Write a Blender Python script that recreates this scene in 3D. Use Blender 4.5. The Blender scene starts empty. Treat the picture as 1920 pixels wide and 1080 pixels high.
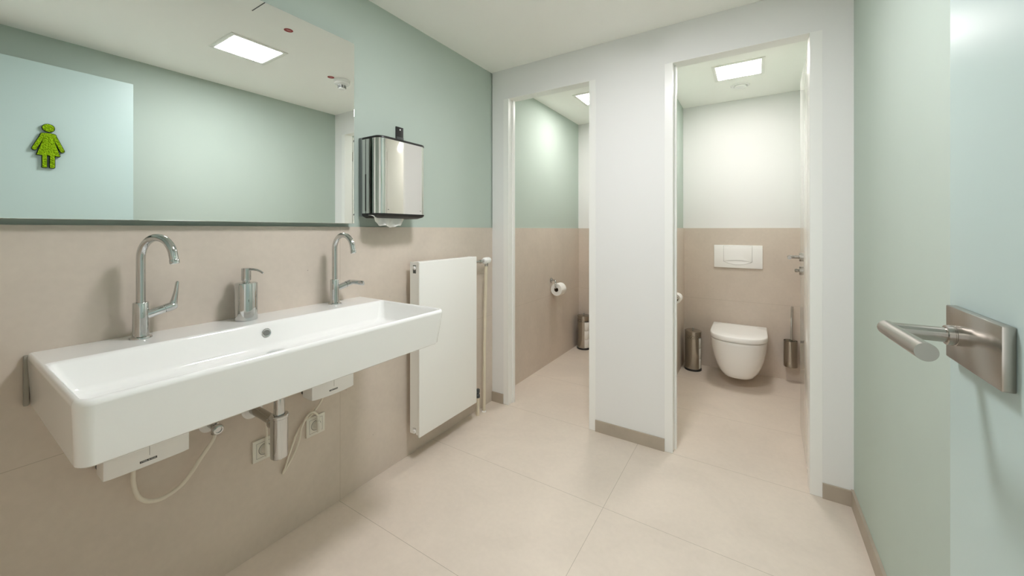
import bpy, bmesh, math, random
from mathutils import Vector, Matrix, noise

random.seed(4)
SC = bpy.context.scene
COL = SC.collection
PI = math.pi

# ------------------------------------------------------------------ camera, world, exposure
HC = 1.231
cd = bpy.data.cameras.new('camera')
cam = bpy.data.objects.new('camera', cd)
COL.objects.link(cam)
cam.location = (0, 0, HC)
cam.rotation_euler = (PI / 2, 0, math.radians(32.39))
cd.sensor_fit = 'HORIZONTAL'
cd.sensor_width = 36.0
cd.lens = 36.0 * 715.8 / 1920
cd.shift_y = -109.8 / 1920
cd.clip_start = 0.02
SC.camera = cam

w = bpy.data.worlds.new('world')
SC.world = w
w.use_nodes = True
w.node_tree.nodes['Background'].inputs[0].default_value = (0.9, 0.95, 1.0, 1)
w.node_tree.nodes['Background'].inputs[1].default_value = 0.3

vs = SC.view_settings
vs.view_transform = 'Standard'
vs.look = 'None'
vs.gamma = 1
vs.use_curve_mapping = False
vs.exposure = 0.88
SC.cycles.use_denoising = True
SC.cycles.max_bounces = 16
SC.cycles.diffuse_bounces = 10
SC.cycles.glossy_bounces = 8
SC.cycles.transmission_bounces = 8
SC.cycles.sample_clamp_indirect = 8
SC.cycles.caustics_reflective = False
SC.cycles.caustics_refractive = False

LAMP_ROOM, LAMP_STALL, FILL_LAMP_HALL, HALL_FILL = 52.0, 25.5, 4.0, 0.5  # both hall values drive added, unseen fill sources

# ------------------------------------------------------------------ room dimensions
XL, XR = -1.592, 0.374          # left tiled wall, right wall
YF, YFB = 2.245, 2.32           # facade front / back
YB = 3.85                       # back wall of the stalls
YE, YEB = -0.14, -0.26          # entrance wall
ZC, ZT, ZD = 2.358, 1.243, 2.148
O1, O2 = (-1.455, -0.859), (-0.379, 0.220)
PX0, PX1 = -0.65, -0.55         # partition between stalls

# ------------------------------------------------------------------ materials
def s2l(c):
    return tuple(((v / 12.92) if v <= 0.04045 else ((v + 0.055) / 1.055) ** 2.4) for v in (x / 255 for x in c))

def new_mat(name):
    m = bpy.data.materials.new(name)
    m.use_nodes = True
    nt = m.node_tree
    return m, nt, nt.nodes['Principled BSDF']

def mat(name, col, rough=0.5, metal=0.0, spec=0.5, bump=0.0, bscale=60, mott=0.0, mscale=4, coat=0.0, aniso=0.0):
    m, nt, p = new_mat(name)
    c = s2l(col)
    p.inputs['Base Color'].default_value = (*c, 1)
    p.inputs['Roughness'].default_value = rough
    p.inputs['Metallic'].default_value = metal
    p.inputs['Specular IOR Level'].default_value = spec
    p.inputs['Coat Weight'].default_value = coat
    p.inputs['Anisotropic'].default_value = aniso
    tc = nt.nodes.new('ShaderNodeTexCoord')
    if mott > 0:
        n = nt.nodes.new('ShaderNodeTexNoise')
        n.inputs['Scale'].default_value = mscale
        n.inputs['Detail'].default_value = 5
        nt.links.new(tc.outputs['Object'], n.inputs['Vector'])
        r = nt.nodes.new('ShaderNodeValToRGB')
        r.color_ramp.elements[0].position = 0.3
        r.color_ramp.elements[1].position = 0.7
        r.color_ramp.elements[0].color = (*[v * (1 - mott) for v in c], 1)
        r.color_ramp.elements[1].color = (*[min(1, v * (1 + mott)) for v in c], 1)
        nt.links.new(n.outputs['Fac'], r.inputs['Fac'])
        nt.links.new(r.outputs['Color'], p.inputs['Base Color'])
    if bump > 0:
        n2 = nt.nodes.new('ShaderNodeTexNoise')
        n2.inputs['Scale'].default_value = bscale
        n2.inputs['Detail'].default_value = 4
        nt.links.new(tc.outputs['Object'], n2.inputs['Vector'])
        b = nt.nodes.new('ShaderNodeBump')
        b.inputs['Strength'].default_value = bump
        b.inputs['Distance'].default_value = 0.002
        nt.links.new(n2.outputs['Fac'], b.inputs['Height'])
        nt.links.new(b.outputs['Normal'], p.inputs['Normal'])
    return m

def tile_mat(name, col, grout, axes, rough=0.45, spec=0.4, gw=0.0008, pits=True):
    """Concrete-look porcelain with thin joints. axes: list of (component, origin, spacing)."""
    m, nt, p = new_mat(name)
    N, Lk = nt.nodes, nt.links
    c, g = s2l(col), s2l(grout)
    tc = N.new('ShaderNodeTexCoord')
    def noise_node(scale, detail, rgh=0.55, dist=0.0):
        n = N.new('ShaderNodeTexNoise')
        n.inputs['Scale'].default_value = scale
        n.inputs['Detail'].default_value = detail
        n.inputs['Roughness'].default_value = rgh
        n.inputs['Distortion'].default_value = dist
        Lk.new(tc.outputs['Object'], n.inputs['Vector'])
        return n
    n1 = noise_node(2.2, 7, 0.6, 0.6)
    r1 = N.new('ShaderNodeValToRGB')
    r1.color_ramp.elements[0].position = 0.30
    r1.color_ramp.elements[1].position = 0.72
    r1.color_ramp.elements[0].color = (*[v * 0.93 for v in c], 1)
    r1.color_ramp.elements[1].color = (*[min(1, v * 1.06) for v in c], 1)
    Lk.new(n1.outputs['Fac'], r1.inputs['Fac'])
    n2 = noise_node(46, 5)
    mx = N.new('ShaderNodeMix'); mx.data_type = 'RGBA'; mx.blend_type = 'MULTIPLY'
    mx.inputs['Factor'].default_value = 0.10
    Lk.new(r1.outputs['Color'], mx.inputs[6])
    Lk.new(n2.outputs['Fac'], mx.inputs[7])
    col_out = mx.outputs[2]
    if pits:
        vo = N.new('ShaderNodeTexVoronoi'); vo.inputs['Scale'].default_value = 16
        Lk.new(tc.outputs['Object'], vo.inputs['Vector'])
        lt = N.new('ShaderNodeMath'); lt.operation = 'LESS_THAN'; lt.inputs[1].default_value = 0.035
        Lk.new(vo.outputs['Distance'], lt.inputs[0])
        n3 = noise_node(3.1, 2)
        gt = N.new('ShaderNodeMath'); gt.operation = 'GREATER_THAN'; gt.inputs[1].default_value = 0.60
        Lk.new(n3.outputs['Fac'], gt.inputs[0])
        mu = N.new('ShaderNodeMath'); mu.operation = 'MULTIPLY'
        Lk.new(lt.outputs[0], mu.inputs[0]); Lk.new(gt.outputs[0], mu.inputs[1])
        mu2 = N.new('ShaderNodeMath'); mu2.operation = 'MULTIPLY'; mu2.inputs[1].default_value = 0.6
        Lk.new(mu.outputs[0], mu2.inputs[0])
        mp = N.new('ShaderNodeMix'); mp.data_type = 'RGBA'
        Lk.new(mu2.outputs[0], mp.inputs['Factor'])
        Lk.new(col_out, mp.inputs[6]); mp.inputs[7].default_value = (*[v * 0.35 for v in c], 1)
        col_out = mp.outputs[2]
    sep = N.new('ShaderNodeSeparateXYZ')
    Lk.new(tc.outputs['Object'], sep.inputs[0])
    last = None
    for comp, o, sp in axes:
        a = N.new('ShaderNodeMath'); a.operation = 'SUBTRACT'; a.inputs[1].default_value = o - sp * 0.5
        Lk.new(sep.outputs[comp], a.inputs[0])
        b = N.new('ShaderNodeMath'); b.operation = 'FLOORED_MODULO'; b.inputs[1].default_value = sp
        Lk.new(a.outputs[0], b.inputs[0])
        d = N.new('ShaderNodeMath'); d.operation = 'SUBTRACT'; d.inputs[1].default_value = sp * 0.5
        Lk.new(b.outputs[0], d.inputs[0])
        e = N.new('ShaderNodeMath'); e.operation = 'ABSOLUTE'; Lk.new(d.outputs[0], e.inputs[0])
        f = N.new('ShaderNodeMath'); f.operation = 'LESS_THAN'; f.inputs[1].default_value = gw
        Lk.new(e.outputs[0], f.inputs[0])
        if last is None:
            last = f
        else:
            h = N.new('ShaderNodeMath'); h.operation = 'MAXIMUM'
            Lk.new(last.outputs[0], h.inputs[0]); Lk.new(f.outputs[0], h.inputs[1]); last = h
    mg = N.new('ShaderNodeMix'); mg.data_type = 'RGBA'
    Lk.new(last.outputs[0], mg.inputs['Factor'])
    Lk.new(col_out, mg.inputs[6]); mg.inputs[7].default_value = (*g, 1)
    Lk.new(mg.outputs[2], p.inputs['Base Color'])
    p.inputs['Roughness'].default_value = rough
    p.inputs['Specular IOR Level'].default_value = spec
    bp = N.new('ShaderNodeBump'); bp.inputs['Strength'].default_value = 0.06; bp.inputs['Distance'].default_value = 0.002
    Lk.new(n2.outputs['Fac'], bp.inputs['Height']); Lk.new(bp.outputs['Normal'], p.inputs['Normal'])
    return m

def emit_mat(name, col, strength):
    m, nt, p = new_mat(name)
    p.inputs['Base Color'].default_value = (0.8, 0.8, 0.8, 1)
    p.inputs['Emission Color'].default_value = (*col, 1)
    p.inputs['Emission Strength'].default_value = strength
    return m

TILE = (214, 202, 189)
GROUT = (182, 171, 156)
M = dict(
    floor=tile_mat('floor_tile', (224, 212, 199), (168, 157, 143), [(0, -0.5645, 1.2), (1, 1.6427, 0.6)], 0.42, 0.35, 0.0008, False),
    tile_x=tile_mat('wall_tile_along_room', TILE, GROUT, [(1, 1.049, 1.2), (2, 0.62, 5.0)], 0.5, 0.3),
    tile_y=tile_mat('wall_tile_across_room', TILE, GROUT, [(2, 0.607, 5.0)], 0.5, 0.3),
    skirt=mat('skirting_tile', (176, 165, 150), 0.5, spec=0.3, mott=0.06, mscale=9),
    green=mat('green_wall_paint', (184, 197, 188), 0.75, spec=0.25, bump=0.05, bscale=220, mott=0.01),
    white=mat('white_wall_paint', (232, 232, 231), 0.6, spec=0.3, bump=0.05, bscale=200),
    ceil=mat('ceiling_paint', (251, 251, 247), 0.8, spec=0.2, bump=0.04, bscale=160),
    frame=mat('door_frame_lacquer', (240, 240, 237), 0.3, spec=0.5, bump=0.01),
    leaf=mat('door_leaf_lacquer', (238, 238, 233), 0.08, spec=0.55),
    ceramic=mat('white_ceramic', (244, 244, 242), 0.08, spec=0.5, coat=0.3),
    wplastic=mat('white_plastic', (246, 246, 244), 0.25),
    wlacquer=mat('radiator_lacquer', (240, 240, 236), 0.3, spec=0.4),
    cream=mat('cream_painted_pipe', (222, 212, 190), 0.4, mott=0.03, mscale=20),
    cable=mat('cream_cable_sheath', (226, 219, 204), 0.45),
    chrome=mat('polished_chrome', (204, 206, 205), 0.045, 1.0, bump=0.0),
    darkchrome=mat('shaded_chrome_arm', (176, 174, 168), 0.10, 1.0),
    steel=mat('brushed_steel', (178, 172, 162), 0.22, 1.0, bump=0.02, bscale=300),
    satin=mat('satin_nickel', (172, 167, 160), 0.26, 1.0, bump=0.02, bscale=260),
    polished=mat('mirror_polished_steel', (226, 224, 220), 0.035, 1.0),
    mirror=mat('mirror_silver', (247, 250, 248), 0.0, 1.0),
    mglass_edge=mat('mirror_edge', (96, 108, 100), 0.25),
    black=mat('black_plastic', (26, 26, 26), 0.4),
    dark=mat('dark_cavity', (20, 18, 16), 0.8),
    darkgrey=mat('dark_grey_plastic', (70, 74, 74), 0.45),
    seamgrey=mat('overflow_grey', (118, 120, 116), 0.35),
    grey=mat('grey_seam', (150, 150, 146), 0.5),
    midgrey=mat('mid_grey_plastic', (128, 136, 134), 0.45),
    seal=mat('grey_silicone', (150, 146, 136), 0.5),
    sock=mat('cream_socket_plastic', (228, 225, 214), 0.3),
    sockshade=mat('socket_recess_shade', (206, 203, 192), 0.35),
    paper=mat('white_tissue_paper', (243, 242, 238), 0.9, spec=0.1, bump=0.2, bscale=120),
    card=mat('cardboard_core', (110, 92, 72), 0.9),
    red=mat('red_sticker', (150, 22, 28), 0.5),
    pale=mat('pale_print', (214, 150, 148), 0.5),
    moss=mat('green_moss', (140, 176, 22), 0.95, spec=0.1, bump=0.9, bscale=380, mott=0.35, mscale=130),
    mossback=mat('dark_green_backing', (22, 40, 24), 0.7),
    lampframe=mat('lamp_frame', (238, 238, 232), 0.4),
    lit_room=emit_mat('room_lamp_diffuser', (0.985, 0.97, 1.0), LAMP_ROOM),
    lit_stall=emit_mat('stall_lamp_diffuser', (1.0, 0.94, 0.92), LAMP_STALL),
    lit_fill_panel=emit_mat('hall_fill_glow', (0.95, 0.98, 1.0), HALL_FILL),
    lit_fill_lamp=emit_mat('hall_fill_lamp_diffuser', (0.97, 0.99, 1.0), FILL_LAMP_HALL),
)

def frosted():
    m, nt, p = new_mat('satin_frosted_glass')
    p.inputs['Base Color'].default_value = (*s2l((196, 217, 214)), 1)
    p.inputs['Roughness'].default_value = 0.32
    p.inputs['IOR'].default_value = 1.5
    p.inputs['Transmission Weight'].default_value = 0.12
    p.inputs['Specular IOR Level'].default_value = 0.5
    return m
M['frost'] = frosted()

# ------------------------------------------------------------------ mesh collector
class MB:
    def __init__(self):
        self.bm = bmesh.new()
    def box(self, x0, x1, y0, y1, z0, z1, bev=0.0, seg=2, mtx=None):
        b = bmesh.new()
        bmesh.ops.create_cube(b, size=1)
        bmesh.ops.scale(b, vec=(x1 - x0, y1 - y0, z1 - z0), verts=b.verts)
        bmesh.ops.translate(b, vec=((x0 + x1) / 2, (y0 + y1) / 2, (z0 + z1) / 2), verts=b.verts)
        if bev > 0:
            bmesh.ops.bevel(b, geom=b.edges[:], offset=bev, segments=seg, profile=0.5, affect='EDGES', clamp_overlap=True)
        return self._add(b, mtx)
    def _add(self, b, mtx=None):
        if mtx is not None:
            bmesh.ops.transform(b, matrix=mtx, verts=b.verts)
        me = bpy.data.meshes.new('tmp')
        b.to_mesh(me); b.free()
        self.bm.from_mesh(me)
        bpy.data.meshes.remove(me)
        return self
    def rings(self, rings, closed=True, cap0=True, cap1=True):
        """list of vertex loops of equal length, bridged"""
        bm = self.bm
        vr = [[bm.verts.new(v) for v in r] for r in rings]
        n = len(rings[0])
        for a, b in zip(vr, vr[1:]):
            for i in range(n if closed else n - 1):
                j = (i + 1) % n
                bm.faces.new((a[i], a[j], b[j], b[i]))
        if closed and cap0: bm.faces.new(list(reversed(vr[0])))
        if closed and cap1: bm.faces.new(vr[-1])
        return self
    def lathe(self, prof, loc=(0, 0, 0), axis=(0, 0, 1), n=32, cap0=True, cap1=True, sx=1, sy=1):
        """prof: (radius, height) pairs"""
        q = Vector((0, 0, 1)).rotation_difference(Vector(axis).normalized()).to_matrix()
        L = Vector(loc)
        rs = []
        for r, h in prof:
            rs.append([L + q @ Vector((r * sx * math.cos(2 * PI * i / n), r * sy * math.sin(2 * PI * i / n), h)) for i in range(n)])
        return self.rings(rs, True, cap0, cap1)
    def tube(self, pts, rad, n=14, rads=None, flat=None):
        pts = [Vector(p) for p in pts]
        T = []
        for i in range(len(pts)):
            a = pts[max(0, i - 1)]; b = pts[min(len(pts) - 1, i + 1)]
            T.append((b - a).normalized())
        up = Vector((0, 0, 1))
        if abs(T[0].dot(up)) > 0.9: up = Vector((1, 0, 0))
        nrm = (up - T[0] * up.dot(T[0])).normalized()
        rs = []
        for i, p in enumerate(pts):
            if i:
                nrm = (nrm - T[i] * nrm.dot(T[i])).normalized()
            bn = T[i].cross(nrm)
            r = rads[i] if rads else rad
            f = flat[i] if flat else 1.0
            rs.append([p + nrm * (r * f * math.cos(2 * PI * k / n)) + bn * (r * math.sin(2 * PI * k / n)) for k in range(n)])
        return self.rings(rs)
    def prism(self, poly, h0, h1, mtx=None, bev=0.0):
        """poly in local xy, extruded from z=h0 to h1, then transformed"""
        b = bmesh.new()
        lo = [b.verts.new((x, y, h0)) for x, y in poly]
        hi = [b.verts.new((x, y, h1)) for x, y in poly]
        n = len(poly)
        b.faces.new(list(reversed(lo))); b.faces.new(hi)
        for i in range(n):
            j = (i + 1) % n
            b.faces.new((lo[i], lo[j], hi[j], hi[i]))
        if bev > 0:
            es = [e for e in b.edges if all(v in hi for v in e.verts)]
            bmesh.ops.bevel(b, geom=es, offset=bev, segments=2, profile=0.5, affect='EDGES', clamp_overlap=True)
        return self._add(b, mtx)
    def quad(self, *pts):
        self.bm.faces.new([self.bm.verts.new(p) for p in pts])
        return self
    def build(self, name, m, parent=None, smooth=35, origin=None):
        bm = self.bm
        bmesh.ops.recalc_face_normals(bm, faces=bm.faces)
        if smooth:
            lim = math.radians(smooth)
            for f in bm.faces: f.smooth = True
            for e in bm.edges:
                if len(e.link_faces) == 2 and e.calc_face_angle(0) > lim: e.smooth = False
        me = bpy.data.meshes.new(name)
        o = bpy.data.objects.new(name, me)
        off = Vector((0, 0, 0))
        if parent is not None:
            r = parent
            while r is not None:
                off += r.location; r = r.parent
            o.parent = parent
        elif origin is not None:
            off = Vector(origin); o.location = off
        bmesh.ops.translate(bm, vec=-off, verts=bm.verts)
        bm.to_mesh(me); bm.free()
        me.materials.append(m)
        COL.objects.link(o)
        return o

def tag(o, label, cat, group=None):
    o['label'] = label; o['category'] = cat
    if group: o['group'] = group
    return o

def thing(name, label, cat, loc=(0, 0, 0), group=None):
    o = bpy.data.objects.new(name, None)
    COL.objects.link(o)
    o.location = loc
    o.empty_display_size = 0.05
    return tag(o, label, cat, group)

def struct(o, label=None):
    o['kind'] = 'structure'
    if label: o['label'] = label
    return o

def dup(root, delta, label):
    r = root.copy(); COL.objects.link(r)
    r.location = root.location + Vector(delta)
    r['label'] = label
    for ch in list(root.children):
        c = ch.copy(); COL.objects.link(c); c.parent = r
        for g in list(ch.children):
            d = g.copy(); COL.objects.link(d); d.parent = c
    return r

def bez(p0, p1, p2, p3, n=12):
    p0, p1, p2, p3 = map(Vector, (p0, p1, p2, p3))
    return [p0 * (1 - t) ** 3 + p1 * 3 * t * (1 - t) ** 2 + p2 * 3 * t * t * (1 - t) + p3 * t ** 3 for t in (i / n for i in range(n + 1))]

def spline(pts, n=8):
    """Catmull-Rom through the points"""
    P = [Vector(p) for p in pts]
    P = [P[0] * 2 - P[1]] + P + [P[-1] * 2 - P[-2]]
    out = []
    for i in range(1, len(P) - 2):
        a, b, c, d = P[i - 1:i + 3]
        for k in range(n):
            t = k / n
            out.append(0.5 * (2 * b + (c - a) * t + (2 * a - 5 * b + 4 * c - d) * t * t + (3 * b - a - 3 * c + d) * t ** 3))
    out.append(P[-2])
    return out

def rrect(x0, x1, y0, y1, r, n=6, rb=None):
    """rounded rectangle loop; rb = radius of the two corners on the x0 side"""
    rb = r if rb is None else rb
    pts = []
    for cx, cy, a0, rr in ((x1 - r, y1 - r, 0, r), (x0 + rb, y1 - rb, 90, rb), (x0 + rb, y0 + rb, 180, rb), (x1 - r, y0 + r, 270, r)):
        for i in range(n + 1):
            a = math.radians(a0 + 90 * i / n)
            pts.append((cx + rr * math.cos(a), cy + rr * math.sin(a)))
    return pts

# ------------------------------------------------------------------ the room shell
TW = 0.10
struct(MB().box(-1.75, 0.55, -2.2, 4.0, -0.1, 0).build('floor', M['floor'], smooth=0))
struct(MB().box(-1.75, 0.55, -2.2, 4.0, ZC, ZC + 0.1).build('ceiling', M['ceil'], smooth=0))

wl = struct(MB().box(-1.75, XL - 0.009, YE, YB + 0.15, 0, ZC).build('wall_left', M['green'], smooth=0))
struct(MB().box(XL - 0.009, XL, YE, YB, 0, ZT).build('wainscot', M['tile_x'], wl, smooth=0))
wb = struct(MB().box(XL - 0.009, XR + 0.15, YB + 0.009, YB + 0.15, 0, ZC).build('wall_back', M['white'], smooth=0))
struct(MB().box(XL, XR, YB, YB + 0.009, 0, ZT).build('wainscot', M['tile_y'], wb, smooth=0))
wr = struct(MB().box(XR, XR + 0.15, YEB, YB + 0.009, 0, ZC).build('wall_right', M['green'], smooth=0))
struct(MB().box(XR - 0.008, XR, YFB, YB, 0, ZT).build('wainscot', M['tile_x'], wr, smooth=0))
# partition between the two stalls
wp = struct(MB().box(PX0 + 0.009, PX1 - 0.009, YFB, YB + 0.009, 0, ZC).build('wall_partition', M['green'], smooth=0))
struct(MB().box(PX1 - 0.009, PX1, YFB, YB, 0, ZT).box(PX0, PX0 + 0.009, YFB, YB, 0, ZT).build('wainscot', M['tile_x'], wp, smooth=0))
# white facade with two door openings
f = MB()
f.box(XL, O1[0], YF, YFB, 0, ZC)
f.box(O1[1], O2[0], YF, YFB, 0, ZC)
f.box(O2[1], XR, YF, YFB, 0, ZC)
f.box(O1[0], O1[1], YF, YFB, ZD, ZC)
f.box(O2[0], O2[1], YF, YFB, ZD, ZC)
struct(f.build('wall_front', M['white'], smooth=0))
# tile skirtings
struct(MB().box(XL, O1[0] - 0.041, YF - 0.009, YF, 0, 0.068).box(O1[1] + 0.040, O2[0] - 0.041, YF - 0.009, YF, 0, 0.069)
       .box(O2[1] + 0.045, XR - 0.010, YF - 0.009, YF, 0, 0.069).build('baseboard_front', M['skirt'], smooth=0))
struct(MB().box(XR - 0.010, XR, YE + 0.001, YF, 0, 0.074).build('baseboard_right', M['skirt'], smooth=0))

# entrance wall behind the camera, with the open doorway the camera stands in, and the hall beyond
f = MB()
f.box(-1.75, -0.68, YEB, YE, 0, ZC)
f.box(-0.68, 0.25, YEB, YE, 2.17, ZC)
f.box(0.25, XR, YEB, YE, 0, ZC)
we = struct(f.build('wall_entrance', M['green'], smooth=0))
struct(MB().box(XL, -0.68, YE, YE + 0.009, 0, ZT).build('wainscot', M['tile_y'], we, smooth=0))
struct(MB().box(-1.75, -1.65, -2.2, YEB, 0, ZC).build('wall_hall_left', M['white'], smooth=0))
struct(MB().box(0.45, 0.55, -2.2, YEB, 0, ZC).build('wall_hall_right', M['white'], smooth=0))
struct(MB().box(-1.65, 0.45, -2.2, -2.1, 0, ZC).build('wall_hall_back', M['white'], smooth=0))

struct(MB().box(-1.55, 0.35, -2.1, -2.09, 0.15, 2.15).build('hall_fill_panel', M['lit_fill_panel'], smooth=0), 'added glowing fill panel at the end of the hall')  # invented glowing panel behind the camera, added to brighten the washroom

# door frames
def door_frame(name, o, fw_l, fw_r):
    p = 0.0008
    m = MB()
    e = 0.0015
    m.box(o[0] - fw_l, o[0] + e, YF - p, YFB + 0.006, 0, ZD + 0.0, 0.0004)
    m.box(o[1] - e, o[1] + fw_r, YF - p, YFB + 0.006, 0, ZD + 0.0, 0.0004)
    m.box(o[0] - fw_l, o[1] + fw_r, YF - p * 0.25, YFB + 0.006, ZD - e, ZD + 0.0005, 0.0003)
    # door stop rebate
    m.box(o[0] + e, o[0] + 0.012, YFB - 0.028, YFB - 0.004, 0, ZD - e, 0.001)
    return m.build(name, M['frame'], smooth=0)
d1 = struct(door_frame('door_1', O1, 0.041, 0.040), 'white steel door frame of the left stall')
d2 = struct(door_frame('door_2', O2, 0.041, 0.045), 'white steel door frame of the right stall with its leaf swung inward')

# right stall's leaf, swung open against its right-hand wall
LN, LF = Vector((0.2235, 2.338, 0)), Vector((0.2400, 2.940, 0))
ld = (LF - LN).normalized(); ln = Vector((-ld.y, ld.x, 0))        # ln points to the room's left
def leafm():
    return Matrix(((ld.x, ln.x, 0, LN.x), (ld.y, ln.y, 0, LN.y), (0, 0, 1, 0), (0, 0, 0, 1)))
LW = (LF - LN).length
lf = MB().box(0, LW, -0.038, 0, 0.012, 2.140, 0.0015, mtx=leafm()).build('door_leaf', M['leaf'], d2)
def LP(u, v, z):
    return leafm() @ Vector((u, v, z))
hm = MB()
uh, zh = LW - 0.062, 1.064
hm.lathe([(0.0001, 0), (0.026, 0), (0.026, 0.008), (0.0235, 0.009), (0.0001, 0.009)], LP(uh, 0, zh), ln, 28, False, False)
hm.tube([LP(uh, 0.006, zh), LP(uh, 0.03, zh), LP(uh, 0.048, zh), LP(uh - 0.004, 0.056, zh), LP(uh - 0.012, 0.060, zh), LP(uh - 0.06, 0.060, zh), LP(uh - 0.115, 0.060, zh)], 0.0095)
hm.build('door_handle', M['satin'], lf)
hm = MB()
hm.lathe([(0.0001, 0), (0.026, 0), (0.026, 0.008), (0.0235, 0.009), (0.0001, 0.009)], LP(uh, 0, zh - 0.082), ln, 28, False, False)
hm.lathe([(0.008, 0.0), (0.008, 0.012), (0.010, 0.018), (0.010, 0.028), (0.007, 0.031)], LP(uh, 0, zh - 0.082), ln, 20)
hm.build('thumb_turn', M['satin'], lf)
for z in (0.25, 1.90):
    MB().lathe([(0.008, 0), (0.008, 0.09)], (0.228, YFB + 0.008, z), (0, 0, 1), 14).build('hinge', M['satin'], d2)

# ------------------------------------------------------------------ frosted glass entrance door, open against the right wall
GX, GY = 0.226, 0.762
gd = struct(MB().box(GX, GX + 0.010, YE + 0.012, GY, 0.008, 2.156, 0.0015).build('door_3', M['frost'], smooth=0),
            'frosted pale teal glass entrance door opened against the right wall')
gp = MB().box(GX - 0.0105, GX, 0.603, 0.739, 1.063, 1.131, 0.0014).build('lock_plate', M['satin'], gd)
hm = MB()
hy, hz = 0.698, 1.0985
hm.lathe([(0.0125, 0), (0.0125, 0.0045), (0.0118, 0.005), (0.0118, 0.006), (0.0125, 0.0065), (0.0125, 0.012), (0.0115, 0.013)], (GX - 0.0105, hy, hz), (-1, 0, 0), 28)
hm.build('handle_collar', M['satin'], gp)
hm = MB()
hm.tube([(GX - 0.018, hy, hz), (GX - 0.04, hy, hz), (GX - 0.0745, hy, hz)], 0.0093, 24)
hm.tube([(GX - 0.0750, hy + 0.0093, hz), (GX - 0.0750, hy - 0.03, hz + 0.001), (GX - 0.0750, 0.565, hz + 0.005)], 0.0095, 28)
hm.build('lever_handle', M['satin'], gp)
for z in (0.30, 1.86):
    MB().box(GX - 0.004, GX + 0.014, YE + 0.002, YE + 0.07, z, z + 0.11, 0.001).build('glass_hinge', M['satin'], gd)

# moss pictogram of a woman on the door
def picto(grow):
    def seg(u, v, a, b, r):
        ax, ay = a; bx, by = b
        t = max(0, min(1, ((u - ax) * (bx - ax) + (v - ay) * (by - ay)) / ((bx - ax) ** 2 + (by - ay) ** 2)))
        return math.hypot(u - ax - t * (bx - ax), v - ay - t * (by - ay)) - r
    def inside(u, v):
        u = abs(u)
        d = math.hypot(u / 1.04, v - 0.0225) - 0.0220
        d = min(d, seg(u, v, (0.020, 0.066), (0.050, 0.143), 0.0092))      # arm
        d = min(d, seg(u, v, (0.0, 0.062), (0.018, 0.064), 0.0115))          # shoulders
        # dress
        hw = 0.017 + (max(0, v - 0.075) / 0.100) * 0.026 if v > 0.075 else 0.021
        if 0.058 < v < 0.176: d = min(d, (u - hw) * 0.95)
        if 0.176 <= v < 0.180: d = min(d, max(u - 0.041, v - 0.178))
        # leg
        d = min(d, max(abs(u - 0.0140) - 0.0098, 0.15 - v, v - 0.240) if v < 0.238 else math.hypot(max(0, abs(u - 0.0140) - 0.003), v - 0.238) - 0.0072)
        return d < grow
    return inside
def grid_sign(inside, cell, u0, u1, v0, v1, hfun):
    nu, nv = int((u1 - u0) / cell), int((v1 - v0) / cell)
    bm = bmesh.new(); V = {}
    def vert(i, j):
        if (i, j) not in V:
            u, v = u0 + i * cell, v0 + j * cell
            V[(i, j)] = bm.verts.new((u, -v, hfun(u, v)))
        return V[(i, j)]
    for i in range(nu):
        for j in range(nv):
            if inside(u0 + (i + .5) * cell, v0 + (j + .5) * cell):
                bm.faces.new((vert(i, j), vert(i, j + 1), vert(i + 1, j + 1), vert(i + 1, j)))
    be = [e for e in bm.edges if len(e.link_faces) == 1]
    r = bmesh.ops.extrude_edge_only(bm, edges=be)
    for v in r['geom']:
        if isinstance(v, bmesh.types.BMVert): v.co.z = 0
    return bm
SY, SZ = 0.414, 1.820
sign_m = Matrix(((0, 0, -1, GX), (1, 0, 0, SY), (0, 1, 0, SZ), (0, 0, 0, 1)))   # local (u, -v, h) -> world
sg = thing('restroom_sign', 'green moss woman pictogram fixed on the frosted glass door, seen in the mirror', 'sign', (GX, SY, SZ - 0.12))
for nm, grow, hf, m_, base in (('backing', 0.0012, lambda u, v: 0.012, M['mossback'], 0),
                               ('moss', -0.0014, lambda u, v: 0.0165 + 0.004 * noise.noise((u * 160, v * 160, 0)) + 0.002 * noise.noise((u * 420, v * 420, 3)), M['moss'], 0)):
    mb = MB(); b = grid_sign(picto(grow), 0.0013, -0.066, 0.066, -0.006, 0.26, hf)
    mb._add(b, sign_m)
    mb.build(nm, m_, sg, smooth=50)

# ------------------------------------------------------------------ ceiling: lamps, detector, stickers, vent, seam
def lamp(name, cx, cy, lit, label, lit_w=0.268, fr=0.315):
    t = thing(name, label, 'ceiling light', (cx, cy, ZC), 'square ceiling lights')
    h, g = lit_w / 2, fr / 2
    m = MB()
    z0, z1 = ZC - 0.006, ZC
    m.box(cx - g, cx - h, cy - g, cy + g, z0, z1, 0.001).box(cx + h, cx + g, cy - g, cy + g, z0, z1, 0.001)
    m.box(cx - h, cx + h, cy - g, cy - h, z0, z1, 0.001).box(cx - h, cx + h, cy + h, cy + g, z0, z1, 0.001)
    m.build('lamp_frame', M['lampframe'], t)
    MB().box(cx - h, cx + h, cy - h, cy + h, ZC - 0.004, ZC - 0.0005).build('diffuser', lit, t, smooth=0)
    return t
lamp('ceiling_light', -0.445, 1.137, M['lit_room'], 'square flush ceiling light of the washroom, seen only in the mirror')
lamp('ceiling_light', -0.094, 3.133, M['lit_stall'], 'square flush ceiling light above the wall hung toilet in the right stall')
lamp('ceiling_light', -1.132, 3.133, M['lit_stall'], 'square flush ceiling light partly seen through the left stall doorway')
lamp('ceiling_light', -0.45, -1.15, M['lit_fill_lamp'], 'added unseen square fill lamp on the hall ceiling behind the entrance', 0.56, 0.60)  # unseen hall lamp, added as fill through the doorway

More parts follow.
